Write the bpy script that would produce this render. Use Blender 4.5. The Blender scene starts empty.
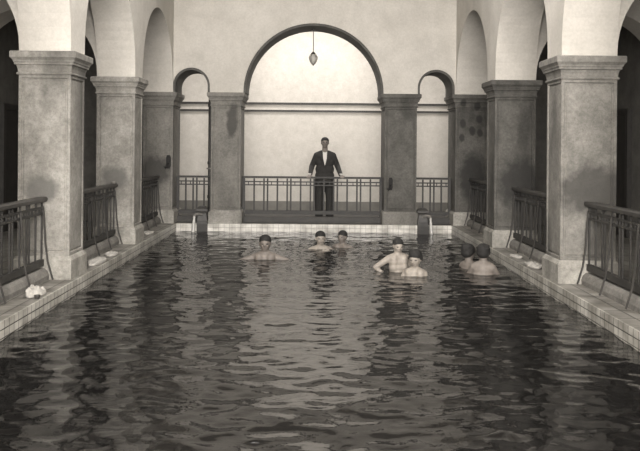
import bpy, bmesh, math, random
from mathutils import Vector, Matrix, noise
random.seed(7)
PI = math.pi
sc = bpy.context.scene
C = sc.collection

# ------------------------------------------------------------------ helpers
def lin(v):
    v /= 255.0
    return v/12.92 if v <= .04045 else ((v+.055)/1.055)**2.4
def rgb(r, g, b):
    m_ = (r+g+b)/3; k_ = .7
    return (lin(m_+(r-m_)*k_), lin(m_+(g-m_)*k_), lin(m_+(b-m_)*k_), 1)

def mat(name, col, rough=.8, col2=None, scale=3.0, lo=.35, hi=.65, bump=0.0, bscale=60, metal=0, detail=6, col3=None, scale3=1.2, grain=1.0):
    m = bpy.data.materials.new(name); m.use_nodes = True
    nt = m.node_tree; N = nt.nodes; L = nt.links
    b = N['Principled BSDF']
    b.inputs['Roughness'].default_value = rough; b.inputs['Metallic'].default_value = metal
    b.inputs['Base Color'].default_value = col
    tc = N.new('ShaderNodeTexCoord')
    geo = N.new('ShaderNodeNewGeometry')
    out = None
    if col2:
        n = N.new('ShaderNodeTexNoise'); n.inputs['Scale'].default_value = scale; n.inputs['Detail'].default_value = detail
        n.inputs['Roughness'].default_value = .72
        L.new(geo.outputs['Position'], n.inputs['Vector'])
        r = N.new('ShaderNodeValToRGB'); r.color_ramp.elements[0].position = lo; r.color_ramp.elements[1].position = hi
        r.color_ramp.elements[0].color = col; r.color_ramp.elements[1].color = col2
        L.new(n.outputs['Fac'], r.inputs['Fac']); out = r.outputs['Color']
        if col3:
            n2 = N.new('ShaderNodeTexNoise'); n2.inputs['Scale'].default_value = scale3; n2.inputs['Detail'].default_value = 4
            mp = N.new('ShaderNodeMapping'); mp.inputs['Scale'].default_value = (1, 1, .35)
            mp.inputs['Location'].default_value = (3.1, 5.2, 1.7)
            L.new(geo.outputs['Position'], mp.inputs['Vector']); L.new(mp.outputs['Vector'], n2.inputs['Vector'])
            r2 = N.new('ShaderNodeValToRGB'); r2.color_ramp.elements[0].position = .5; r2.color_ramp.elements[1].position = .72
            L.new(n2.outputs['Fac'], r2.inputs['Fac'])
            mx = N.new('ShaderNodeMixRGB'); L.new(r2.outputs['Color'], mx.inputs['Fac'])
            L.new(out, mx.inputs['Color1']); mx.inputs['Color2'].default_value = col3; out = mx.outputs['Color']
        if bump:   # fine speckle of old plaster and cement
            n4 = N.new('ShaderNodeTexNoise'); n4.inputs['Scale'].default_value = 26; n4.inputs['Detail'].default_value = 5; n4.inputs['Roughness'].default_value = .8
            L.new(geo.outputs['Position'], n4.inputs['Vector'])
            r4 = N.new('ShaderNodeValToRGB'); r4.color_ramp.elements[0].position = .36; r4.color_ramp.elements[1].position = .60
            r4.color_ramp.elements[0].color = (.72, .72, .71, 1); r4.color_ramp.elements[1].color = (1.06, 1.06, 1.06, 1)
            L.new(n4.outputs['Fac'], r4.inputs['Fac'])
            m4 = N.new('ShaderNodeMixRGB'); m4.blend_type = 'MULTIPLY'; m4.inputs['Fac'].default_value = grain
            L.new(out, m4.inputs['Color1']); L.new(r4.outputs['Color'], m4.inputs['Color2']); out = m4.outputs['Color']
        L.new(out, b.inputs['Base Color'])
    if bump:
        n = N.new('ShaderNodeTexNoise'); n.inputs['Scale'].default_value = bscale; n.inputs['Detail'].default_value = 5
        L.new(geo.outputs['Position'], n.inputs['Vector'])
        bp = N.new('ShaderNodeBump'); bp.inputs['Strength'].default_value = bump; bp.inputs['Distance'].default_value = .01
        L.new(n.outputs['Fac'], bp.inputs['Height']); L.new(bp.outputs['Normal'], b.inputs['Normal'])
    return m

def stains(m, spots, dark):
    """dirt marks at fixed places: spots=(x,y,z,rx,ry,rz)"""
    nt = m.node_tree; N = nt.nodes; L = nt.links; b = N['Principled BSDF']
    src = b.inputs['Base Color'].links[0].from_socket
    geo = N.new('ShaderNodeNewGeometry')
    nz = N.new('ShaderNodeTexNoise'); nz.inputs['Scale'].default_value = 9; nz.inputs['Detail'].default_value = 4
    L.new(geo.outputs['Position'], nz.inputs['Vector'])
    last = None
    for x, y, z, rx, ry, rz in spots:
        mp = N.new('ShaderNodeMapping'); mp.vector_type = 'TEXTURE'
        mp.inputs['Location'].default_value = (x, y, z); mp.inputs['Scale'].default_value = (rx, ry, rz)
        L.new(geo.outputs['Position'], mp.inputs['Vector'])
        ln = N.new('ShaderNodeVectorMath'); ln.operation = 'LENGTH'; L.new(mp.outputs[0], ln.inputs[0])
        if last is None: last = ln.outputs['Value']
        else:
            mn = N.new('ShaderNodeMath'); mn.operation = 'MINIMUM'; L.new(last, mn.inputs[0]); L.new(ln.outputs['Value'], mn.inputs[1]); last = mn.outputs[0]
    ad = N.new('ShaderNodeMath'); ad.operation = 'MULTIPLY_ADD'; L.new(nz.outputs['Fac'], ad.inputs[0]); ad.inputs[1].default_value = .8; L.new(last, ad.inputs[2])
    mr = N.new('ShaderNodeMapRange'); mr.inputs['From Min'].default_value = 1.15; mr.inputs['From Max'].default_value = 1.6; mr.inputs['To Min'].default_value = .85; mr.inputs['To Max'].default_value = 0
    L.new(ad.outputs[0], mr.inputs['Value'])
    mx = N.new('ShaderNodeMixRGB'); L.new(mr.outputs[0], mx.inputs['Fac']); L.new(src, mx.inputs['Color1']); mx.inputs['Color2'].default_value = dark
    L.new(mx.outputs[0], b.inputs['Base Color'])
def tile_mat(name, col, col2, grout, axes, w, h, rough=.35, mortar=.006, offs=(0, 0)):
    """square tiles laid on the plane of two world axes"""
    m = bpy.data.materials.new(name); m.use_nodes = True
    nt = m.node_tree; N = nt.nodes; L = nt.links; b = N['Principled BSDF']
    geo = N.new('ShaderNodeNewGeometry'); sp = N.new('ShaderNodeSeparateXYZ'); cb = N.new('ShaderNodeCombineXYZ')
    L.new(geo.outputs['Position'], sp.inputs[0])
    for i, a in enumerate(axes):
        ad = N.new('ShaderNodeMath'); ad.operation = 'ADD'; ad.inputs[1].default_value = 50*(w, h)[i] + offs[i]
        L.new(sp.outputs[a], ad.inputs[0]); L.new(ad.outputs[0], cb.inputs[i])
    br = N.new('ShaderNodeTexBrick'); br.offset = 0; br.squash = 1
    br.inputs['Scale'].default_value = 1; br.inputs['Brick Width'].default_value = w; br.inputs['Row Height'].default_value = h
    br.inputs['Mortar Size'].default_value = mortar; br.inputs['Mortar Smooth'].default_value = .2
    br.inputs['Color1'].default_value = col; br.inputs['Color2'].default_value = col2; br.inputs['Mortar'].default_value = grout
    L.new(cb.outputs[0], br.inputs['Vector'])
    n = N.new('ShaderNodeTexNoise'); n.inputs['Scale'].default_value = 4; n.inputs['Detail'].default_value = 6
    L.new(geo.outputs['Position'], n.inputs['Vector'])
    r = N.new('ShaderNodeValToRGB'); r.color_ramp.elements[0].position = .38; r.color_ramp.elements[1].position = .6
    r.color_ramp.elements[0].color = (.42, .41, .39, 1); r.color_ramp.elements[1].color = (1, 1, 1, 1)
    L.new(n.outputs['Fac'], r.inputs['Fac'])
    mx = N.new('ShaderNodeMixRGB'); mx.blend_type = 'MULTIPLY'; mx.inputs['Fac'].default_value = .8
    L.new(br.outputs['Color'], mx.inputs['Color1']); L.new(r.outputs['Color'], mx.inputs['Color2'])
    L.new(mx.outputs['Color'], b.inputs['Base Color']); b.inputs['Roughness'].default_value = rough
    bp = N.new('ShaderNodeBump'); bp.inputs['Strength'].default_value = .5; bp.inputs['Distance'].default_value = .003; bp.invert = True
    L.new(br.outputs['Fac'], bp.inputs['Height']); L.new(bp.outputs['Normal'], b.inputs['Normal'])
    return m

def obj(name, bm, m, parent=None, smooth=False, ang=None):
    me = bpy.data.meshes.new(name)
    bmesh.ops.recalc_face_normals(bm, faces=bm.faces)
    bm.to_mesh(me); bm.free()
    o = bpy.data.objects.new(name, me); C.objects.link(o)
    if m: me.materials.append(m)
    if smooth:
        for p in me.polygons: p.use_smooth = True
        if ang: me.set_sharp_from_angle(angle=math.radians(ang))
    if parent: o.parent = parent
    return o
def tag(o, label=None, cat=None, group=None, kind=None):
    if label: o['label'] = label
    if cat: o['category'] = cat
    if group: o['group'] = group
    if kind: o['kind'] = kind
    return o
def thing(name, label, cat, loc=(0, 0, 0), rz=0, group=None):
    o = bpy.data.objects.new(name, None); C.objects.link(o); o.empty_display_size = .1
    o.location = loc; o.rotation_euler = (0, 0, rz)
    return tag(o, label, cat, group)
def struct(name, bm, m): return tag(obj(name, bm, m), kind='structure')
def box(bm, x0, x1, y0, y1, z0, z1):
    v = [bm.verts.new(p) for p in ((x0,y0,z0),(x1,y0,z0),(x1,y1,z0),(x0,y1,z0),(x0,y0,z1),(x1,y0,z1),(x1,y1,z1),(x0,y1,z1))]
    for f in ((0,3,2,1),(4,5,6,7),(0,1,5,4),(1,2,6,5),(2,3,7,6),(3,0,4,7)): bm.faces.new([v[i] for i in f])
    return bm
def bx(*a): return box(bmesh.new(), *a)
def loft(bm, x0, x1, y0, y1, prof):
    """closed stack of rectangles; prof = (outward offset, z) from bottom to top"""
    rings = []
    for o_, z in prof:
        rings.append([bm.verts.new(p) for p in ((x0-o_,y0-o_,z),(x1+o_,y0-o_,z),(x1+o_,y1+o_,z),(x0-o_,y1+o_,z))])
    for a, b in zip(rings, rings[1:]):
        for i in range(4): bm.faces.new((a[i], a[(i+1)%4], b[(i+1)%4], b[i]))
    bm.faces.new(rings[0][::-1]); bm.faces.new(rings[-1])
    return bm
def tube(bm, pts, rad, n=8):
    """round bar along points; rad a number or a list"""
    pts = [Vector(p) for p in pts]
    if not hasattr(rad, '__len__'): rad = [rad]*len(pts)
    rings = []
    for i, p in enumerate(pts):
        d = (pts[min(i+1, len(pts)-1)] - pts[max(i-1, 0)]).normalized()
        up = Vector((0, 0, 1)) if abs(d.z) < .9 else Vector((1, 0, 0))
        a = d.cross(up).normalized(); b = d.cross(a)
        rings.append([bm.verts.new(p + (a*math.cos(t) + b*math.sin(t))*rad[i]) for t in [2*PI*k/n for k in range(n)]])
    for A, B in zip(rings, rings[1:]):
        for i in range(n): bm.faces.new((A[i], A[(i+1)%n], B[(i+1)%n], B[i]))
    bm.faces.new(rings[0][::-1]); bm.faces.new(rings[-1])
    return bm
def lathe(bm, prof, n=20, c=(0, 0, 0)):
    rings = []
    for r, z in prof:
        rings.append([bm.verts.new((c[0]+max(r, .0005)*math.cos(2*PI*k/n), c[1]+max(r, .0005)*math.sin(2*PI*k/n), c[2]+z)) for k in range(n)])
    for A, B in zip(rings, rings[1:]):
        for i in range(n): bm.faces.new((A[i], A[(i+1)%n], B[(i+1)%n], B[i]))
    bm.faces.new(rings[0][::-1]); bm.faces.new(rings[-1])
    return bm

# ------------------------------------------------------------------ dimensions (metres, deck at z=0, camera at the origin)
H = 1.5
XL, XR = -2.70, 2.78          # pool-side faces of the pillars
WL, WR = 0.58, 0.62           # their width
PD = 0.52                     # their depth
YP = [5.30, 8.55, 11.65]      # near faces of the side pillars
YF, FD = 14.85, 0.80          # far screen wall
ZC = 2.54                     # top of capitals
ZT = 5.3                      # ceiling
EL, ER, EN, EF = -2.60, 2.70, 0.7, 14.76    # pool edge
ZW = -0.15
AL, AR = -5.3, 5.42           # aisle walls
YB = 18.2                     # gallery back wall
YN = -4.0

# ------------------------------------------------------------------ materials
plaster = mat('plaster', rgb(203,197,185), .9, rgb(188,182,170), 2.2, bump=.15, bscale=35, grain=.35, col3=rgb(178,172,160))
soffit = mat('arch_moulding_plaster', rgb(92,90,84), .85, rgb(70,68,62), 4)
ceil_m = mat('ceiling_plaster', rgb(190,186,176), .9)
backw = mat('whitewash', rgb(205,199,188), .9, rgb(192,186,174), 5, bump=.25, bscale=22, grain=.3)
stoneL = mat('cement_pale', rgb(160,156,146), .8, rgb(122,118,109), 3.2, bump=.2, col3=rgb(88,85,78), scale3=1.6)
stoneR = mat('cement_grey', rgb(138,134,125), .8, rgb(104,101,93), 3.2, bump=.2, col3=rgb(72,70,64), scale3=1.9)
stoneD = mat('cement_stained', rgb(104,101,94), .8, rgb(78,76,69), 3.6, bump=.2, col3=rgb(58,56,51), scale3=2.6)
stoneM = mat('cement_smooth', rgb(134,130,121), .8, rgb(112,109,101), 2.6, bump=.15, col3=rgb(84,82,75), scale3=1.4)
basem = mat('plinth_stone', rgb(172,168,156), .75, rgb(140,136,126), 5, bump=.2, col3=rgb(96,93,85), scale3=2)
iron = mat('dark_iron', rgb(50,48,44), .5, rgb(66,63,58), 8)
wood = mat('dark_timber', rgb(46,44,40), .6, rgb(60,57,52), 6)
railw = mat('railing_paint', rgb(40,38,35), .6, rgb(58,56,51), 9)
def fw(px_, py_): return ((px_-312)/51.6, 14.85, 1.5+(148.4-py_)/51.6)
stains(stoneL, [(-3.02, 8.52, 1.0, .20, .12, .16), (-3.0, 11.62, 1.0, .2, .12, .20)], rgb(92,90,84))
stains(stoneM, [(-3.05, 14.82, 1.0, .32, .12, .32), (-1.55, 14.82, 2.0, .12, .1, .35)], rgb(62,60,55))
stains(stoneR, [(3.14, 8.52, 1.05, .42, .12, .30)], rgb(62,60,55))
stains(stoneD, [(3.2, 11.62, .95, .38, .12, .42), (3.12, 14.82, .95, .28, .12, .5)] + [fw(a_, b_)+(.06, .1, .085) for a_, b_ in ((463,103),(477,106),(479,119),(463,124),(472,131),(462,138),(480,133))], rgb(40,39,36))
kerbm = mat('kerb_cement', rgb(128,124,116), .85, rgb(98,95,88), 6, bump=.2)
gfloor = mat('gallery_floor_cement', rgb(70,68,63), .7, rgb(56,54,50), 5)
dado = mat('dado_grey', rgb(128,125,116), .8, rgb(112,109,101), 5)
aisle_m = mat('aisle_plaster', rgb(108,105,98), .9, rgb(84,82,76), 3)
tileS = tile_mat('edge_tile_side', rgb(196,192,180), rgb(180,176,164), rgb(58,56,51), ('Y','Z'), .105, .075, mortar=.005, offs=(0, -.010))
tileF = tile_mat('edge_tile_end', rgb(222,218,206), rgb(208,204,192), rgb(156,152,143), ('X','Z'), .105, .075, mortar=.004, offs=(0, -.010))
deckm = tile_mat('deck_slabs', rgb(150,146,136), rgb(128,124,115), rgb(72,70,64), ('X','Y'), .17, .34, rough=.5, mortar=.007)
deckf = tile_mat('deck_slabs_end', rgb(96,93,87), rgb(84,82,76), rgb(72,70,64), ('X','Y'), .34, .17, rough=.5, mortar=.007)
basin = mat('basin_cement', rgb(90,88,80), .8)
cloth = mat('white_cotton', rgb(178,174,164), .95, rgb(150,146,137), 20)
skin_m = mat('skin', rgb(158,148,134), .6, rgb(140,130,117), 12)
skin_d = mat('skin_tanned', rgb(124,114,103), .6, rgb(108,99,90), 12)
hair_m = mat('black_hair', rgb(26,25,23), .8, rgb(38,36,33), 60)
suit_m = mat('dark_suit_wool', rgb(42,41,38), .9, rgb(50,48,45), 40)
shirt_m = mat('white_shirt', rgb(205,201,192), .9)
eye_m = mat('dark_eye', rgb(22,21,19), .3)
lip_m = mat('lips', rgb(112,98,88), .6)

# water: murky dark liquid with real ripples
wm = bpy.data.materials.new('hot_spring_water'); wm.use_nodes = True
b = wm.node_tree.nodes['Principled BSDF']
b.inputs['Base Color'].default_value = rgb(22, 21, 20); b.inputs['Roughness'].default_value = .05; b.inputs['IOR'].default_value = 1.40
n = wm.node_tree.nodes.new('ShaderNodeTexNoise'); n.inputs['Scale'].default_value = 14; n.inputs['Detail'].default_value = 3
g = wm.node_tree.nodes.new('ShaderNodeNewGeometry'); wm.node_tree.links.new(g.outputs['Position'], n.inputs['Vector'])
bp = wm.node_tree.nodes.new('ShaderNodeBump'); bp.inputs['Strength'].default_value = .35; bp.inputs['Distance'].default_value = .006
wm.node_tree.links.new(n.outputs['Fac'], bp.inputs['Height']); wm.node_tree.links.new(bp.outputs['Normal'], b.inputs['Normal'])

fall_m = mat('falling_water', rgb(190,188,180), .25)
glass_m = mat('frosted_globe_glass', rgb(196,193,184), .5)
glass_m.node_tree.nodes['Principled BSDF'].inputs['Transmission Weight'].default_value = .5

# ------------------------------------------------------------------ setting
bm = bmesh.new(); TH = .12
box(bm, AL, EL-.02, YN, YF-.0, -TH, 0); box(bm, ER+.02, AR, YN, YF, -TH, 0)
box(bm, EL-.02, ER+.02, YN, EN-.02, -TH, 0)
struct('floor', bm, deckm)
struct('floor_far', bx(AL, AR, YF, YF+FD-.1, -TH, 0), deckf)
tag(bpy.data.objects['floor_far'], kind='structure')
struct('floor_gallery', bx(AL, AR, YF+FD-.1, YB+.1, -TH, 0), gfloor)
struct('trim_1', bx(EL-.02, EL, EN-.02, EF+.02, -1.05, .004), tileS)
struct('trim_2', bx(ER, ER+.02, EN-.02, EF+.02, -1.05, .004), tileS)
struct('trim_3', bx(EL, ER, EF, YF, -1.05, .004), tileF)
struct('trim_4', bx(EL, ER, EN-.02, EN, -1.05, .004), tileF)
struct('pool_basin_floor', bx(EL-.02, ER+.02, EN-.02, YF, -1.15, -1.05), basin)
struct('ceiling', bx(AL-.1, AR+.1, YN, YB+.1, ZT, ZT+.1), ceil_m)
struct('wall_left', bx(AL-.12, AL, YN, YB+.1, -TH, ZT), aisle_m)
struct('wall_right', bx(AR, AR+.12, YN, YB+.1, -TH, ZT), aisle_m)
struct('wall_near', bx(AL, AR, YN-.12, YN, -TH, ZT), plaster)
struct('wall_gallery_back', bx(AL, AR, YB, YB+.12, 0, ZT), backw)
struct('baseboard_far', bx(AL, AR, YB-.03, YB, 0, .21), dado)
bm = bmesh.new(); box(bm, AL, AR, YB-.035, YB, 2.50, 2.55); box(bm, AL, AR, YB-.035, YB, 2.33, 2.375)
struct('trim_5', bm, wood)

def arch_wall(bm, ops, ua, ub, z0, z1, v0, v1, axis, stilt=.12, n=28):
    """wall above the capitals with round arch openings ops=(u0,u1[,stilt]); axis: direction of u"""
    def P(u, v, z): return (v, u, z) if axis == 'Y' else (u, v, z)
    def quad(a, b_, c, d): bm.faces.new([bm.verts.new(p) for p in (a, b_, c, d)])
    cur = ua; segs = []
    for op in ops:
        u0, u1 = op[0], op[1]; st = op[2] if len(op) > 2 else stilt
        if u0 > cur: segs.append([(cur, z0), (u0, z0)])
        r = (u1-u0)/2; cu = (u0+u1)/2
        arc = [(u0, z0), (u0, z0+st)] + [(cu-r*math.cos(PI*k/n), z0+st+r*math.sin(PI*k/n)) for k in range(1, n)] + [(u1, z0+st), (u1, z0)]
        segs.append(arc); cur = u1
    if ub > cur: segs.append([(cur, z0), (ub, z0)])
    for s in segs:
        for (a, za), (c, zc) in zip(s, s[1:]):
            quad(P(a, v0, za), P(a, v1, za), P(c, v1, zc), P(c, v0, zc))
            if abs(a-c) > 1e-6:
                for v in (v0, v1): quad(P(a, v, za), P(c, v, zc), P(c, v, z1), P(a, v, z1))
    for u in (ua, ub): quad(P(u, v0, z0), P(u, v1, z0), P(u, v1, z1), P(u, v0, z1))
    quad(P(ua, v0, z1), P(ub, v0, z1), P(ub, v1, z1), P(ua, v1, z1))
    bmesh.ops.remove_doubles(bm, verts=bm.verts, dist=1e-5)
    return bm

# arcade walls along the pool: openings between pillars
YO = [(YN+.3, YP[0])] + [(YP[i]+PD, YP[i+1]) for i in range(2)] + [(YP[2]+PD, YF-.03, .05)]
YO[0] = (YP[0]-2.7, YP[0])
struct('wall_arcade_left', arch_wall(bmesh.new(), YO, YN, YF-.001, ZC, ZT, XL-WL, XL, 'Y'), plaster)
struct('wall_arcade_right', arch_wall(bmesh.new(), YO, YN, YF-.001, ZC, ZT, XR, XR+WR, 'Y'), plaster)
# cross arches over the aisles
k = 0
struct('wall_aisle_light_block_left', bx(AL, XL-WL, YF+.3, YF+.42, 0, ZT), aisle_m)  # end walls added to keep gallery light from leaking into the aisles
struct('wall_aisle_light_block_right', bx(XR+WR, AR, YF+.3, YF+.42, 0, ZT), aisle_m)
for y in YP:
    d = PD
    struct('wall_cross_arch_left', arch_wall(bmesh.new(), [(AL, XL-WL, .05)], AL, XL-WL, ZC, ZT, y, y+d, 'X'), plaster)
    struct('wall_cross_arch_right', arch_wall(bmesh.new(), [(XR+WR, AR, .05)], XR+WR, AR, ZC, ZT, y, y+d, 'X'), plaster)
# far screen wall
FXA = (-1.96, -1.385); FXB = (1.41, 2.03)
fops = [(XL-.01, FXA[0]-.03), (FXA[1]+.045, FXB[0]-.03, 0.0), (FXB[1]+.01, XR-.02)]
bm = arch_wall(bmesh.new(), fops, XL-WL, XR+WR, ZC, ZT, YF, YF+FD, 'X', n=40)
struct('wall_far', bm, plaster)
# darker moulded band lining each of the three far arches
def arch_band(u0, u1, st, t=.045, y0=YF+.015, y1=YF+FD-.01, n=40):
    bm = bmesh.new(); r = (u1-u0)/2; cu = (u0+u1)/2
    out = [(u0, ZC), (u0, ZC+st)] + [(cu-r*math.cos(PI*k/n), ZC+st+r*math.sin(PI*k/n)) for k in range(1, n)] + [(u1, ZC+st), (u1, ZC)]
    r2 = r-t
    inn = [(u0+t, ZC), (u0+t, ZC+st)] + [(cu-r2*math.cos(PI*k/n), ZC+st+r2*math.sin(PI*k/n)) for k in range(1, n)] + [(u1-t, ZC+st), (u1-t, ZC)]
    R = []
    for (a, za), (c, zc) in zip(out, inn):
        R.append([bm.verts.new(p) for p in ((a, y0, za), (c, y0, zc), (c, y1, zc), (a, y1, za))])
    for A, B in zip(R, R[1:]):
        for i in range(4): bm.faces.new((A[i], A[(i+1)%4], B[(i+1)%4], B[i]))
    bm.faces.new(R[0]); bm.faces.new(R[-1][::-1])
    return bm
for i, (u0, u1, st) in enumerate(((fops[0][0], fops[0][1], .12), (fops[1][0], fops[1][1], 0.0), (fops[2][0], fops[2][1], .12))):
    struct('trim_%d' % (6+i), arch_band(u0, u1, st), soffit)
# dark timber doors in the outer aisle walls, seen through the arcades
def aisle_door(x, s, y, nm):
    r = tag(bpy.data.objects.new(nm, None), kind='structure'); C.objects.link(r); r.location = (x, y, 0)
    bm = bmesh.new(); box(bm, 0, s*.05, -.62, .62, .01, 2.1)
    obj('door_panel', bm, wood, r)
    bm = bmesh.new(); box(bm, 0, s*.08, -.72, -.62, .01, 2.2); box(bm, 0, s*.08, .62, .72, .01, 2.2); box(bm, 0, s*.08, -.62, .62, 2.1, 2.2)
    obj('door_frame', bm, iron, r)
    return r
aisle_door(AL, 1, 10.45, 'door_1'); aisle_door(AL, 1, 13.7, 'door_2')
aisle_door(AR, -1, 10.45, 'door_3'); aisle_door(AR, -1, 13.7, 'door_4')

# water surface: a solid with a rippled top
def wave(x, y):
    z = .0120*noise.noise(Vector((x*1.7, y*2.1, .3)))
    z += .0095*noise.noise(Vector((x*3.6+7, y*5.2, 1.3)))
    z += .0072*noise.noise(Vector((x*6.8, y*10.5+3, 2.7)))
    z += .0020*noise.noise(Vector((x*19, y*23, 5.7)))
    return z*1.0
me = bpy.data.meshes.new('pool_water')
nx, ny = 190, 500
vs, fs = [], []
for j in range(ny+1):
    y = EN + (EF-EN)*j/ny
    for i in range(nx+1):
        x = EL + (ER-EL)*i/nx
        vs.append((x, y, ZW + wave(x, y)))
for j in range(ny):
    for i in range(nx):
        a = j*(nx+1)+i; fs.append((a, a+1, a+nx+2, a+nx+1))
o0 = len(vs)
rim = [i for i in range(nx+1)] + [j*(nx+1)+nx for j in range(1, ny+1)] + [ny*(nx+1)+i for i in range(nx-1, -1, -1)] + [j*(nx+1) for j in range(ny-1, 0, -1)]
for r in rim: vs.append((vs[r][0], vs[r][1], -1.049))
for i in range(len(rim)):
    k2 = (i+1) % len(rim); fs.append((rim[k2], rim[i], o0+i, o0+k2))
fs.append(tuple(o0+i for i in range(len(rim)))[::-1])
me.from_pydata(vs, [], fs); me.update(); me.materials.append(wm)
for p in me.polygons: p.use_smooth = True
me.set_sharp_from_angle(angle=math.radians(50))
w = bpy.data.objects.new('pool_water', me); C.objects.link(w)
tag(w, 'dark rippling bath water filling the tiled pool', 'water', kind='stuff')

# ------------------------------------------------------------------ pillars
def pillar(x0, x1, y0, y1, m, label, group, bm_mat=None):
    cx, cy = (x0+x1)/2, (y0+y1)/2; a, b_ = (x1-x0)/2, (y1-y0)/2
    t = thing('pillar', label, 'pillar', (cx, cy, 0), group=group)
    bm = bmesh.new()
    loft(bm, -a, a, -b_, b_, [(.035, 0), (.035, .215), (.012, .25), (0, .26)])
    o = obj('plinth', bm, bm_mat or basem, t)
    # shaft with a sunk, moulded panel on each face
    bm = bmesh.new(); box(bm, -a, a, -b_, b_, .26, ZC-.26)
    bm.faces.ensure_lookup_table(); bm.normal_update()
    bmesh.ops.recalc_face_normals(bm, faces=bm.faces)
    side = [f for f in bm.faces if abs(f.normal.z) < .5]
    r = bmesh.ops.inset_individual(bm, faces=side, thickness=.045, depth=0)
    r = bmesh.ops.inset_individual(bm, faces=side, thickness=.012, depth=-.016)
    r = bmesh.ops.inset_individual(bm, faces=side, thickness=.022, depth=0)
    r = bmesh.ops.inset_individual(bm, faces=side, thickness=.010, depth=.010)
    obj('shaft', bm, m, t)
    bm = bmesh.new()
    z = ZC
    loft(bm, -a, a, -b_, b_, [(0, z-.262), (.016, z-.258), (.022, z-.247), (.016, z-.236), (.006, z-.230), (.010, z-.19), (.022, z-.155),
        (.040, z-.148), (.040, z-.125), (.048, z-.12), (.052, z-.10), (.070, z-.078), (.078, z-.07), (.078, z-.012), (.070, z)])
    obj('capital', bm, m, t)
    return t
g = 'square pillars along the bath'
pillar(XL-WL, XL, YP[0], YP[0]+PD, stoneL, 'pale cement pillar at the near end of the left railing, nearest of its row', g)
pillar(XL-WL, XL, YP[1], YP[1]+PD, stoneL, 'large pale pillar at the front of the left side', g)
pillar(XL-WL, XL, YP[2], YP[2]+PD, stoneL, 'middle pillar of the three on the left side, pale with stains', g)
pillar(XL-WL, XL, YF, YF+FD, stoneM, 'left corner pillar where side arcade meets the far wall', g)
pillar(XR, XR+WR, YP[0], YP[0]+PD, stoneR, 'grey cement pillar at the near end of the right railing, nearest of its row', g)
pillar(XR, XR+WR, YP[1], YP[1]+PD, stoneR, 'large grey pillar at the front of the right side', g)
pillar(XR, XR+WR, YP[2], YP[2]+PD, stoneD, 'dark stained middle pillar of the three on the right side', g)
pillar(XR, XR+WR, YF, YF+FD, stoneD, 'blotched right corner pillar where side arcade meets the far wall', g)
pillar(FXA[0], FXA[1], YF, YF+FD, stoneM, 'grey pillar under left foot of the wide far arch', 'pillars under the far arches', stoneL)
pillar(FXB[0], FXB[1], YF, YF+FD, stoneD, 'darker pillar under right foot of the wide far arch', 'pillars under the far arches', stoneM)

# ------------------------------------------------------------------ railings
def railing(L, loc, rz, label, side=True):
    t = thing('railing', label, 'railing', loc, rz, 'timber railings between pillars')
    z0 = .19
    h = L/2
    bm = bmesh.new()
    if side: loft(bm, -h, h, -.035, .035, [(0, .865), (.012, .872), (.014, .905), (0, .92)])
    else: loft(bm, -h, h, -.03, .03, [(0, .87), (.006, .875), (.006, .90), (0, .91)])
    obj('top_rail', bm, iron if side else railw, t)
    for z in (.80, .735):
        obj('rail', bx(-h, h, -.014, .014, z-.012, z+.012), railw, t)
    obj('bottom_rail', bx(-h, h, -.028, .028, z0-.035, z0+.035), railw, t)
    if side:
        bm = bmesh.new()
        pr = [(-.08, 0), (-.085, .05), (-.065, .10), (-.03, .13), (.04, .13), (.09, .11), (.11, .06), (.11, 0)]
        A = [bm.verts.new((-h, y, z)) for y, z in pr]; B = [bm.verts.new((h, y, z)) for y, z in pr]
        for i in range(len(pr)): j = (i+1) % len(pr); bm.faces.new((A[i], A[j], B[j], B[i]))
        bm.faces.new(A); bm.faces.new(B[::-1])
        obj('kerb', bm, kerbm, t)
    else:
        obj('kerb', bx(-h, h, -.09, .09, 0, .11), wood, t)
        for s in (-1, 1): obj('post', bx(s*h-(.05 if s > 0 else 0), s*h+(0 if s > 0 else .05), -.03, .03, .11, .87), railw, t)
    n = max(2, round(L/.46)); p = L/n
    pw = .008 if side else .0165
    bm = bx(-pw, pw, -.009, .009, z0+.035, .865)
    src = obj('picket', bm, railw, t); first = True
    bm = bx(-.008, .008, -.010, .010, .747, .788); lsrc = obj('lattice_block', bm, railw, t); lfirst = True
    for i in range(n+1):
        xs = [(-h+i*p-.036), (-h+i*p+.036)] + ([-h+(i+.5)*p] if i < n else [])
        for x in xs:
            if abs(x) > h-.03: continue
            c = src if first else src.copy()
            if not first: C.objects.link(c)
            first = False; c.location.x = x
        if i < n:
            for q in (.25, .75):
                c = lsrc if lfirst else lsrc.copy()
                if not lfirst: C.objects.link(c)
                lfirst = False; c.location.x = -h+(i+q)*p
    if side:
        ns = max(2, round(L/.72))
        for i in range(ns+1):
            x = -h+.05 + (L-.1)*i/ns
            bm = bmesh.new(); tube(bm, [(x, -.02, .80), (x, -.035, .62), (x, -.045, .42), (x, -.075, .2), (x, -.125, .03), (x, -.135, .006)], .011, 6)
            bmesh.ops.translate(bm, verts=bm.verts, vec=(-x, 0, 0))
            c = obj('stay', bm, iron, t); c.location.x = x
    return t
RX = -2.995; RXR = 3.09
for (ya, yb, nm) in ((YP[0]+PD, YP[1], 'front'), (YP[1]+PD, YP[2], 'middle'), (YP[2]+PD, YF, 'back')):
    ds = {'front': 'nearest railing on the left side, ending at the large pale pillar',
          'middle': 'left side railing between the large pale pillar and the next one',
          'back': 'farthest left side railing, ending at the left corner pillar'}[nm]
    railing(yb-ya-.01, (RX, (ya+yb)/2, 0), PI/2, ds)
    ds = {'front': 'nearest railing on the right side, ending at the large grey pillar',
          'middle': 'right side railing between the large grey pillar and the next one',
          'back': 'farthest right side railing, ending at the blotched corner pillar'}[nm]
    railing(yb-ya-.01, (RXR, (ya+yb)/2, 0), -PI/2, ds)
yr = 15.30
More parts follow.
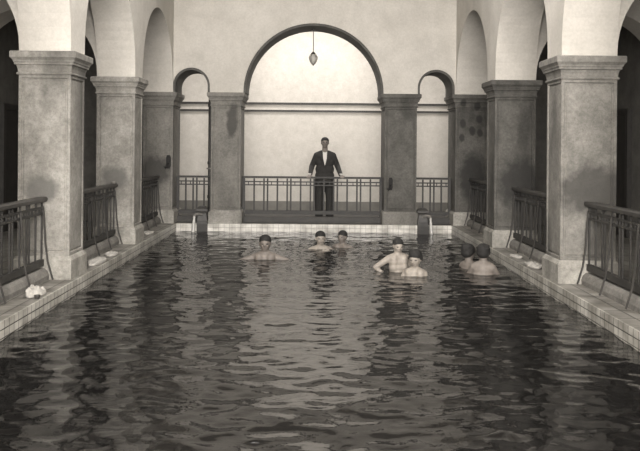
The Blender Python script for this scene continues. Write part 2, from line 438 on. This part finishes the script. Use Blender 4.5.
for a, b_, ds in ((XL, FXA[0], 'short far railing in the small left arch'), (FXA[1], FXB[0], 'long far railing the suited man leans on'), (FXB[1], XR, 'short far railing in the small right arch')):
    railing(b_-a-.01, ((a+b_)/2, yr, 0), 0, ds, side=False)

# ------------------------------------------------------------------ hanging lamp
LX, LY = .01, 15.25
ztop = ZC + (fops[1][1]-fops[1][0])/2 - .047
lz = 1.5 + (147-66)/50.2
t = thing('pendant_lamp', 'oval glass lamp hanging from the top of the wide far arch', 'lamp', (LX, LY, lz))
obj('cord', tube(bmesh.new(), [(0, 0, .27), (0, 0, ztop-lz-.02)], .009, 6), iron, t)
obj('ceiling_rose', lathe(bmesh.new(), [(.04, ztop-lz-.03), (.045, ztop-lz-.01), (.02, ztop-lz)], 14), iron, t)
gl = obj('globe', lathe(bmesh.new(), [(.012, .02), (.035, .045), (.062, .085), (.078, .13), (.080, .17), (.066, .21), (.045, .235), (.03, .245)], 20), glass_m, t, True)
obj('cap', lathe(bmesh.new(), [(.05, .232), (.046, .25), (.026, .268), (.014, .285)], 16), iron, t, True, 40)
obj('finial', lathe(bmesh.new(), [(.002, 0), (.012, .008), (.007, .018), (.016, .028)], 12), iron, t, True)
for k in range(6):
    a = k*PI/3
    pts = [((r+.003)*math.cos(a), (r+.003)*math.sin(a), z) for r, z in ((.012, .02), (.035, .045), (.062, .085), (.078, .13), (.080, .17), (.066, .21), (.045, .235))]
    obj('cage_wire', tube(bmesh.new(), pts, .0035, 5), iron, gl)

# ------------------------------------------------------------------ pipe behind the left small arch
t = thing('standpipe', 'thin dark vertical pipe behind the small left arch', 'pipe', (-2.13, 15.95, 0))
obj('pipe', tube(bmesh.new(), [(0, 0, 0), (0, 0, 3.6), (0, .06, 3.75), (0, .3, 3.8), (0, YB-15.95, 3.8)], .032, 10), iron, t, True, 50)
for z in (.45, 1.15, 2.35):
    obj('collar', lathe(bmesh.new(), [(.045, z-.03), (.045, z+.03)], 12), railw, t)
obj('valve_wheel', lathe(bmesh.new(), [(.06, 1.02), (.065, 1.035), (.06, 1.05)], 14), dado, t)

# ------------------------------------------------------------------ hot-water spouts by the far pillars
def spout(x, s, label):
    """s=-1: water pours to the left, +1 to the right"""
    t = thing('water_spout', label, 'fountain', (x, EF+.03, 0), group='water spouts at the far edge')
    bm = bmesh.new()
    loft(bm, -.10, .10, -.10, .045, [(.0, .004), (.0, .05), (-.008, .07), (-.02, .20), (-.015, .23), (.006, .25), (.006, .29), (-.03, .335), (-.06, .35)])
    obj('spout_body', bm, iron, t)
    bm = bmesh.new(); box(bm, -.10, .12 if s > 0 else .10, -.10, -.04, ZW-.3, .003)
    obj('apron', bm, wood, t)
    obj('spout_pipe', tube(bmesh.new(), [(0, -.07, .18), (s*.06, -.10, .20), (s*.11, -.12, .195), (s*.14, -.125, .16)], [.03, .028, .026, .03], 10), kerbm, t, True, 50)
    bm = bmesh.new(); pts = []; rr = []
    for i in range(12):
        q = i/11; pts.append((s*(.14+.02*q), -.125-.02*q, .165-(.165-ZW+.01)*q)); rr.append(.022+.012*q+.004*math.sin(i*2.1))
    tube(bm, pts, rr, 10)
    obj('water_stream', bm, fall_m, t, True)
spout(-2.10, -1, 'dark water spout pouring beside the left pillar of the wide arch')
spout(2.14, 1, 'dark water spout pouring beside the right pillar of the wide arch')

# iron hooks on pillars
def hook(x, y, z, sc_, label):
    t = thing('wall_hook', label, 'hook', (x, y, z), group='iron hooks on pillars')
    obj('hook_plate', loft(bmesh.new(), -.022*sc_, .022*sc_, -.012, 0, [(0, -.10*sc_), (.012, -.06*sc_), (.012, .06*sc_), (0, .10*sc_)]), hair_m, t)
    obj('hook_arm', tube(bmesh.new(), [(0, -.01, -.02), (-.02, -.05, -.07), (-.05, -.07, -.12), (-.07, -.06, -.09)], [.016, .018, .018, .012], 8), hair_m, t, True)
hook(1.53, YF-.001, .80, 1.2, 'black iron hook on the pillar right of the suited man')
hook(-2.78, YF-.001, 1.19, 1.3, 'black iron hook on the left corner pillar')

# ------------------------------------------------------------------ towels and small things on the deck
def crumple(name, w, l, h, m, seed, loc, label, cat, group=None, fold=2.6):
    bm = bmesh.new(); n = 22; R = []
    for j in range(n+1):
        row = []
        for i in range(n+1):
            u, v = i/n*2-1, j/n*2-1
            rr = 1 + .22*noise.noise(Vector((math.atan2(v, u)*1.2, seed, 0)))
            # squircle-like outline
            s = 1/max(1, math.hypot(u, v)) ; x, y = u*s*w/2*rr, v*s*l/2*rr
            e = max(0, 1-min(1, max(abs(u), abs(v)))**3)
            z = h*(e**.5)*(.55+.6*abs(noise.noise(Vector((x*fold*8, y*fold*8, seed)))) + .35*noise.noise(Vector((x*12, y*12, seed+4))))
            row.append(bm.verts.new((x, y, max(.004, z+.004) if e > 0 else .003)))
        R.append(row)
    for j in range(n):
        for i in range(n): bm.faces.new((R[j][i], R[j][i+1], R[j+1][i+1], R[j+1][i]))
    rim = R[0][:] + [R[j][n] for j in range(1, n+1)] + R[n][-2::-1] + [R[j][0] for j in range(n-1, 0, -1)]
    low = [bm.verts.new((v.co.x*.96, v.co.y*.96, 0.0)) for v in rim]
    for i in range(len(rim)): k2 = (i+1) % len(rim); bm.faces.new((rim[k2], rim[i], low[i], low[k2]))
    bm.faces.new(low)
    o = obj(name, bm, m, None, True); o.location = loc
    return tag(o, label, cat, group)
G = 'towels left on the pool deck'
crumple('towel', .17, .30, .10, cloth, 1.3, (-2.74, 7.62, .004), 'white crumpled towel by the nearest left railing', 'towel', G)
crumple('towel', .17, .62, .07, cloth, 4.1, (-2.72, 9.75, .004), 'pale towel heap just behind the large pale left pillar', 'towel', G)
crumple('towel', .16, .30, .05, cloth, 6.1, (-2.72, 10.45, .004), 'flat pale towel nearer the middle left pillar', 'towel', G)
crumple('towel', .16, .34, .05, cloth, 2.2, (-2.76, 13.0, .004), 'small pale towel beside the farthest left railing', 'towel', G)
crumple('towel', .17, .42, .06, cloth, 8.4, (2.83, 9.75, .004), 'pale towel heap just behind the large grey right pillar', 'towel', G)
crumple('towel', .15, .34, .035, cloth, 9.9, (2.84, 10.6, .004), 'flat pale towel by the middle right railing, near the stained pillar', 'towel', G)
def bowl(x, y, z, r, label, m, nm='washing_cup'):
    o = obj(nm, lathe(bmesh.new(), [(r*.7, 0), (r*.9, r*.4), (r, r*1.1), (r*.9, r*1.1), (r*.8, r*.5), (r*.5, r*.2)], 16), m, None, True, 40)
    o.location = (x, y, z); return tag(o, label, 'cup')
bowl(-2.66, 7.45, .004, .03, 'small dark washing cup beside the white crumpled towel', iron)
bowl(-3.0, 11.60, .92, .035, 'small pale cup standing on the left railing end', dado)

# ------------------------------------------------------------------ people
class Blob:
    """overlapping spheres gathered before they are fused into one surface"""
    def __init__(self): self.v = []; self.f = []
_T = {}
def _tmpl(u, v):
    if (u, v) not in _T:
        vs = [(0, 0, 1)] + [(math.sin(PI*j/v)*math.cos(2*PI*i/u), math.sin(PI*j/v)*math.sin(2*PI*i/u), math.cos(PI*j/v)) for j in range(1, v) for i in range(u)] + [(0, 0, -1)]
        fs = [(0, 1+i, 1+(i+1) % u) for i in range(u)]
        for j in range(v-2):
            for i in range(u):
                p, q = 1+j*u+i, 1+j*u+(i+1) % u; fs.append((p, p+u, q+u, q))
        n = len(vs)-1; o_ = 1+(v-2)*u
        fs += [(n, o_+(i+1) % u, o_+i) for i in range(u)]
        _T[(u, v)] = ([Vector(p) for p in vs], fs)
    return _T[(u, v)]
def _add(bm, M, u=14, v=10):
    vs, fs = _tmpl(u, v); n = len(bm.v)
    bm.v += [tuple(M @ p) for p in vs]; bm.f += [tuple(i+n for i in f) for f in fs]
def _sph(bm, c, r, u=14, v=10):
    vs, fs = _tmpl(u, v); n = len(bm.v); cx, cy, cz = c; rx, ry, rz = r
    bm.v += [(cx+p.x*rx, cy+p.y*ry, cz+p.z*rz) for p in vs]; bm.f += [tuple(i+n for i in f) for f in fs]
def blob_obj(name, bl, m, parent):
    me = bpy.data.meshes.new(name); me.from_pydata(bl.v, [], bl.f); me.materials.append(m)
    for p in me.polygons: p.use_smooth = True
    o = bpy.data.objects.new(name, me); C.objects.link(o); o.parent = parent; return o
def ell(bm, c, r):
    _sph(bm, c, r if hasattr(r, '__len__') else (r, r, r))
def limb(bm, pts, rad, flat=1.0):
    """smooth tapering limb through joints"""
    P = [Vector(p) for p in pts]
    for i in range(len(P)-1):
        n = max(2, int((P[i+1]-P[i]).length / (min(rad[i], rad[i+1])*.45)))
        for k in range(n+1):
            t = k/n; r = rad[i]*(1-t) + rad[i+1]*t
            c = P[i].lerp(P[i+1], t); _sph(bm, c, (r, r*flat, r), 12, 8)
def fuse(name, bm, m, parent, voxel=.012, sm=4):
    me = bpy.data.meshes.new('tmp'); me.from_pydata(bm.v, [], bm.f)
    o = bpy.data.objects.new(name, me); C.objects.link(o)
    r = o.modifiers.new('r', 'REMESH'); r.mode = 'VOXEL'; r.voxel_size = voxel
    s = o.modifiers.new('s', 'SMOOTH'); s.factor = .5; s.iterations = sm
    dg = bpy.context.evaluated_depsgraph_get()
    m2 = bpy.data.meshes.new_from_object(o.evaluated_get(dg))
    o.modifiers.clear(); o.data = m2; m2.name = name; bpy.data.meshes.remove(me)
    m2.materials.clear(); m2.materials.append(m)
    for p in m2.polygons: p.use_smooth = True
    o.parent = parent
    return o
def xf(R, T, *p): return R @ Vector(p) + T
def head_shape(bm, c, s, R):
    """s = half height of head; R = head rotation; face looks to local -Y"""
    def E(p, r):
        
        M = Matrix.Translation(c) @ R.to_4x4() @ Matrix.Translation(Vector(p)*s) @ Matrix.Diagonal((r[0]*s, r[1]*s, r[2]*s, 1))
        _add(bm, M)
    E((0, .10, .22), (.70, .82, .78)); E((0, -.10, -.15), (.60, .66, .72)); E((0, -.34, -.58), (.36, .34, .36))
    E((0, -.72, -.06), (.085, .12, .20)); E((0, -.84, -.20), (.12, .14, .10))         # nose
    E((0, -.70, .14), (.42, .10, .07))                                                # brow
    E((.30, -.55, -.20), (.20, .16, .18)); E((-.30, -.55, -.20), (.20, .16, .18))     # cheeks
    E((0, -.70, -.46), (.20, .09, .09))                                               # lips
    for q in (-1, 1): E((q*.68, .05, -.05), (.09, .16, .24))                          # ears
def face_bits(parent, c, s, R, lips=lip_m):
    for q in (-1, 1):
        bm = Blob(); 
        M = Matrix.Translation(c) @ R.to_4x4() @ Matrix.Translation(Vector((q*.27, -.66, .0))*s) @ Matrix.Diagonal((.13*s, .10*s, .06*s, 1))
        _add(bm, M); blob_obj('eye', bm, eye_m, parent)
    bm = Blob(); 
    M = Matrix.Translation(c) @ R.to_4x4() @ Matrix.Translation(Vector((0, -.755, -.46))*s) @ Matrix.Diagonal((.19*s, .06*s, .05*s, 1))
    _add(bm, M); blob_obj('mouth', bm, lips, parent)
def hair_cap(parent, c, s, R, full=0.0):
    bm = Blob()
    def E(p, r):
        
        M = Matrix.Translation(c) @ R.to_4x4() @ Matrix.Translation(Vector(p)*s) @ Matrix.Diagonal((r[0]*s, r[1]*s, r[2]*s, 1))
        _add(bm, M)
    E((0, .17, .38), (.75+full*.2, .87+full*.2, .70+full*.25)); E((0, .40, .05), (.66+full*.3, .56+full*.3, .62+full*.1))
    for i in range(26 if full > .2 else 0):
        a = i*2.4; e = .25+.055*(i % 7)*4; E((.70*math.cos(a)*math.cos(e*.8), .26+.72*abs(math.sin(a))*math.cos(e*.8), .45+.58*math.sin(e)), (.16+.05*(i % 3), .17, .15))
    if full > 0: E((0, .55, .55), (.42, .36, .34)); E((.55, .2, .1), (.3, .4, .4)); E((-.55, .2, .1), (.3, .4, .4))
    return fuse('hair', bm, hair_m, parent, max(.006, s*.07), 3)
def hand(bm, w, d, n, L=.17, curl=.3):
    """w wrist, d direction of the fingers, n back-of-hand normal"""
    w = Vector(w); d = Vector(d).normalized(); n = Vector(n); n = (n - d*n.dot(d)).normalized(); s = d.cross(n)
    def add(pts, rr):
        for a in range(len(pts)-1):
            for k in range(5):
                t = k/4; r = rr[a]*(1-t)+rr[a+1]*t; _sph(bm, pts[a].lerp(pts[a+1], t), (r, r, r), 8, 6)
    for q in (-1.5, -.5, .5, 1.5):
        add([w, w + d*L*.5 + s*q*L*.115], [L*.11, L*.085])
    for q, f in ((-1.5, .40), (-.5, .5), (.5, .52), (1.5, .44)):
        k0 = w + d*L*.5 + s*q*L*.125
        k1 = k0 + (d*(1-.2*curl) - n*curl*.6 + s*q*.05).normalized()*L*f*.5
        k2 = k1 + (d*(1-curl) - n*curl*1.3).normalized()*L*f*.5
        add([k0, k1, k2], [L*.062, L*.055, L*.042])
    t0 = w + d*L*.12 - s*L*.14; t1 = t0 + (d*.7 - s*.7 - n*.2)*L*.26; t2 = t1 + (d*.95 - s*.15 - n*.35)*L*.2
    add([t0, t1, t2], [L*.085, L*.062, L*.05])

def bather(label, X, Y, head_z, facing, h=1.55, hs=1.0, lean=0.0, arms=('down', 'down'), skin=None, head_yaw=0, head_tilt=0, full=0.0, sh=1.0, group='bathers in the pool', bald=False):
    """standing or crouching in the bath; head_z = height of crown in the room; feet on the basin floor; local -Y is forward"""
    skin = skin or skin_m
    t = thing('person', label, 'person', (X, Y, -1.05), facing, group)
    top = head_z + 1.05
    s = h/7.5/2*hs
    hip = top - .48*h
    full_hip = .52*h
    crouch = max(0, full_hip-hip)
    hip = max(hip, .10*h)
    yl = -lean
    bm = Blob()
    hc = Vector((0, yl*.9, top - s)); sz = top - 2*s - .045*h; sw = .108*h*sh
    R = Matrix.Rotation(math.radians(head_yaw), 3, 'Z') @ Matrix.Rotation(math.radians(head_tilt), 3, 'X')
    head_shape(bm, hc, s, R)
    limb(bm, [(0, yl*.85+.01, hc.z-s*.5), (0, yl*.75, sz+.01)], [.036*h, .040*h])
    limb(bm, [(-sw*.8, yl*.7, sz), (0, yl*.72, sz+.02*h), (sw*.8, yl*.7, sz)], [.036*h, .045*h, .036*h])
    z1 = hip
    for f, wx, wy in ((.02, .095, .055), (.12, .098, .062), (.3, .098, .066), (.45, .092, .062), (.62, .082, .055), (.8, .084, .056), (1.0, .094, .062)):
        z = sz - (sz-z1)*f; ell(bm, (0, yl*.7*(1-f), z), (wx*h*(sh*.6+.4), wy*h, .055*h))
        if f < .4:
            for q in (-1, 1): ell(bm, (q*.05*h, yl*.7*(1-f)-.012*h, z), (.05*h, .056*h, .05*h))
    ell(bm, (0, 0, hip), (.098*h, .065*h, .06*h))
    # legs: hips, knees forward if crouching, feet flat on the basin floor
    dz = hip-.045*h; ll = .235*h
    kf = math.sqrt(max(0, ll*ll - (dz/2)**2)) if dz/2 < ll else 0
    for q in (-1, 1):
        hx = q*.055*h
        K = (hx*1.5, -kf, .045*h + dz/2); A = (hx*1.2, 0, .045*h)
        limb(bm, [(hx, 0, hip), K, A], [.058*h, .038*h, .024*h]); limb(bm, [A, (hx*1.3, -.10*h, .022*h)], [.026*h, .018*h])
    for q, pose in ((-1, arms[0]), (1, arms[1])):
        S = Vector((q*sw, yl*.7, sz-.01*h))
        if pose == 'hip': E_ = S + Vector((q*.115*h, .03*h, -.08*h)); W = S + Vector((q*.005*h, .0, -.175*h)); dd = (-q*.7, -.3, -.4); nn = (q, 0, 0)
        elif pose == 'down': E_ = S + Vector((q*.04*h, .01*h, -.17*h)); W = S + Vector((q*.03*h, -.05*h, -.31*h)); dd = (0, -.3, -1); nn = (q, 0, 0)
        elif pose == 'spread': E_ = S + Vector((q*.10*h, -.04*h, -.13*h)); W = S + Vector((q*.20*h, -.11*h, -.16*h)); dd = (q, -.5, 0); nn = (0, 0, 1)
        elif pose == 'fold': E_ = S + Vector((q*.06*h, -.06*h, -.11*h)); W = S + Vector((-q*.05*h, -.14*h, -.10*h)); dd = (-q, -.1, 0); nn = (0, -1, 0)
        elif pose == 'vee': E_ = S + Vector((q*.05*h, -.09*h, -.115*h)); W = S + Vector((-q*.10*h, -.13*h, -.015*h)); dd = (-q, -.1, .35); nn = (0, -1, 0)
        elif pose == 'out': E_ = S + Vector((q*.14*h, -.02*h, -.04*h)); W = S + Vector((q*.28*h, -.04*h, -.075*h)); dd = (q, 0, -.2); nn = (0, 0, 1)
        limb(bm, [S, E_, W], [.034*h, .025*h, .018*h]); hand(bm, W, dd, nn, .105*h)
    bd = fuse('body', bm, skin, t, .0085, 7)
    face_bits(bd, hc, s, R)
    if not bald: hair_cap(t, hc, s, R, full)
    bm = Blob(); ell(bm, (0, 0, hip), (.108*h, .078*h, .065*h)); ell(bm, (0, 0, hip+.03*h), (.102*h, .072*h, .05*h))
    fuse('loincloth', bm, cloth, t, .012, 2)
    return t
def px(x, yw):   # a point on the water plane seen at a given spot
    hz = 147 + .0087*(x-312); D = 766*1.65/(yw-hz)
    return (x-312)*D/766, D
x, y = px(266, 259)
bather('lone bather up to the shoulders, leftmost in the pool', x, y, .20, 0, h=1.6, hs=1.15, arms=('out', 'out'), skin=skin_d)
x, y = px(321, 249)
bather('bather with one bent pale arm below the suited man', x, y, .14, math.radians(8), h=1.5, hs=1.15, arms=('vee', 'spread'), lean=.03)
x, y = px(343, 247)
bather('bather low in the water, right neighbour of the bent-armed one', x, y, .12, math.radians(-30), h=1.45, hs=1.1, arms=('fold', 'spread'), skin=skin_d)
x, y = px(399, 271)
bather('bare-chested boy standing with one elbow bent on hip', x, y, .285, math.radians(12), h=1.36, hs=1.10, arms=('hip', 'down'), head_yaw=0, head_tilt=6)
x, y = px(416, 275)
bather('smiling bather close beside the standing boy', x, y, .175, math.radians(-14), h=1.38, hs=1.25, sh=.8, arms=('fold', 'down'), skin=skin_m, head_yaw=-10, head_tilt=8, full=.1)
x, y = px(484, 275)
bather('bather seen from behind with full dark hair and pale shoulders', x, y, .235, math.radians(165), h=1.42, hs=1.15, arms=('fold', 'fold'), full=.45, lean=.10, sh=.8, skin=skin_d)
x, y = px(470, 268)
bather('dark-haired bather left of the one seen from behind', x, y, .17, math.radians(120), h=1.5, hs=1.1, arms=('fold', 'fold'), full=.45, skin=skin_d, sh=.8)

# the suited man behind the far railing
MX, MY = .264, 15.62
t = thing('person', 'man in dark suit and white shirt leaning on the far railing', 'person', (MX, MY, 0))
h = 1.71; s = .112
hc = Vector((0, -.03, 1.70-s)); R = Matrix.Rotation(math.radians(-6), 3, 'X')
hl = Vector((-.325, yr-MY-.0, .925)); hr = Vector((.345, yr-MY, .925))
bm = Blob(); head_shape(bm, hc, s, R)
limb(bm, [(0, -.01, hc.z-s*.5), (0, .01, 1.36)], [.056, .062])
ell(bm, (0, .02, 1.25), (.15, .09, .14))
limb(bm, [(0, .02, 1.2), (0, .03, .95)], [.10, .11], .8)
for q, hd in ((-1, hl), (1, hr)):
    S = Vector((q*.17, .02, 1.34)); E_ = Vector((q*.262, .09, 1.11)); W = hd + Vector((-q*.02, .075, .012))
    limb(bm, [(0, .02, 1.33), S], [.06, .05]); limb(bm, [S, E_, W], [.045, .033, .024]); hand(bm, W, (q*.15, -1, -.15), (0, 0, 1), .17, .35)
    limb(bm, [(q*.09, .03, .93), (q*.10, .02, .50), (q*.10, .04, .08)], [.085, .055, .038]); limb(bm, [(q*.10, .04, .07), (q*.12, -.12, .035)], [.035, .03])
bd = fuse('body', bm, skin_d, t, .008, 3)
face_bits(bd, hc, s, R); hair_cap(t, hc, s, R)
bm = Blob()
ell(bm, (0, .02, 1.31), (.20, .105, .10)); ell(bm, (0, .02, 1.20), (.205, .12, .15)); ell(bm, (0, .02, 1.05), (.195, .12, .15)); ell(bm, (0, .03, .92), (.20, .125, .13)); ell(bm, (0, .03, .80), (.20, .13, .11))
for q, hd in ((-1, hl), (1, hr)):
    S = Vector((q*.165, .02, 1.33)); E_ = Vector((q*.262, .09, 1.11)); W = hd + Vector((-q*.03, .10, .025))
    limb(bm, [(q*.07, .02, 1.375), S, E_, W], [.062, .068, .058, .045])
jk = fuse('jacket', bm, suit_m, t, .010, 4)
bm = Blob(); ell(bm, (0, .03, .88), (.165, .115, .10))
for q in (-1, 1): limb(bm, [(q*.09, .03, .84), (q*.11, .02, .50), (q*.11, .045, .07)], [.115, .095, .082])
fuse('trousers', bm, suit_m, t, .012, 4)
def chest_sheet(pts, y_out, th=.012):
    bm = bmesh.new(); A = [bm.verts.new((x_, y_-th/2, z_)) for x_, y_, z_ in pts]; B = [bm.verts.new((x_, y_+th, z_)) for x_, y_, z_ in pts]
    bm.faces.new(A); bm.faces.new(B[::-1])
    for i in range(len(pts)): j = (i+1) % len(pts); bm.faces.new((A[i], B[i], B[j], A[j]))
    return bm
obj('shirt_front', chest_sheet([(-.045, -.055, 1.41), (0, -.075, 1.39), (.045, -.055, 1.41), (.036, -.108, 1.27), (.0, -.122, 1.12), (-.036, -.108, 1.27)], 0, .02), shirt_m, t)
for q in (-1, 1):
    obj('lapel', chest_sheet([(q*.062, -.062, 1.40), (q*.10, -.085, 1.32), (q*.085, -.112, 1.26), (q*.004, -.128, 1.07), (q*.04, -.118, 1.25)], 0, .012), suit_m, jk)
    obj('cuff', lathe(bmesh.new(), [(.032, -.012), (.034, .012)], 12, c=((hl if q < 0 else hr)+Vector((-q*.022, .078, .035)))), shirt_m, t)
    bm = Blob(); limb(bm, [(q*.105, .08, .045), (q*.125, -.14, .035)], [.045, .034]); fuse('shoe', bm, hair_m, t, .01, 2)

# ------------------------------------------------------------------ light: added area lights over the hall and gallery and at the near end
def area(name, loc, rot, sx, sy, e, col=(1, .955, .925)):
    l = bpy.data.lights.new(name, 'AREA'); l.shape = 'RECTANGLE'; l.size = sx; l.size_y = sy; l.energy = e; l.color = col
    o = bpy.data.objects.new(name, l); C.objects.link(o); o.location = loc; o.rotation_euler = rot; return o
area('hall_fill_area', (0, 7.0, ZT-.03), (0, 0, 0), 3.6, 10, 330)  # added overhead fill; the ceiling slab has no opening here
area('gallery_fill_area', (0, 16.7, ZT-.03), (0, 0, 0), 7, 1.0, 265)  # added fill to brighten the gallery back wall, no skylight built
area('near_end_fill_area', (0, YN+.05, 2.9), (math.radians(90), 0, 0), 6, 4, 2600)  # added fill behind the camera, in front of a closed near wall
wd = bpy.data.worlds.new('World'); sc.world = wd; wd.use_nodes = True
wd.node_tree.nodes['Background'].inputs['Color'].default_value = (.8, .8, .78, 1)
wd.node_tree.nodes['Background'].inputs['Strength'].default_value = .3

# ------------------------------------------------------------------ camera
cd = bpy.data.cameras.new('Camera'); cam = bpy.data.objects.new('Camera', cd); C.objects.link(cam)
cd.sensor_width = 36; cd.lens = 766/640*36
cam.location = (0, 0, H)
roll = math.radians(-.5)
cam.rotation_euler = (Matrix.Rotation(math.radians(90), 4, 'X') @ Matrix.Rotation(-roll*1.0, 4, 'Z')).to_euler()
cd.shift_x = 8/640; cd.shift_y = -78.5/640
cd.clip_end = 100
sc.camera = cam
sc.view_settings.view_transform = 'Standard'; sc.view_settings.look = 'None'
sc.view_settings.gamma = 1; sc.view_settings.use_curve_mapping = False
sc.view_settings.exposure = 0.10
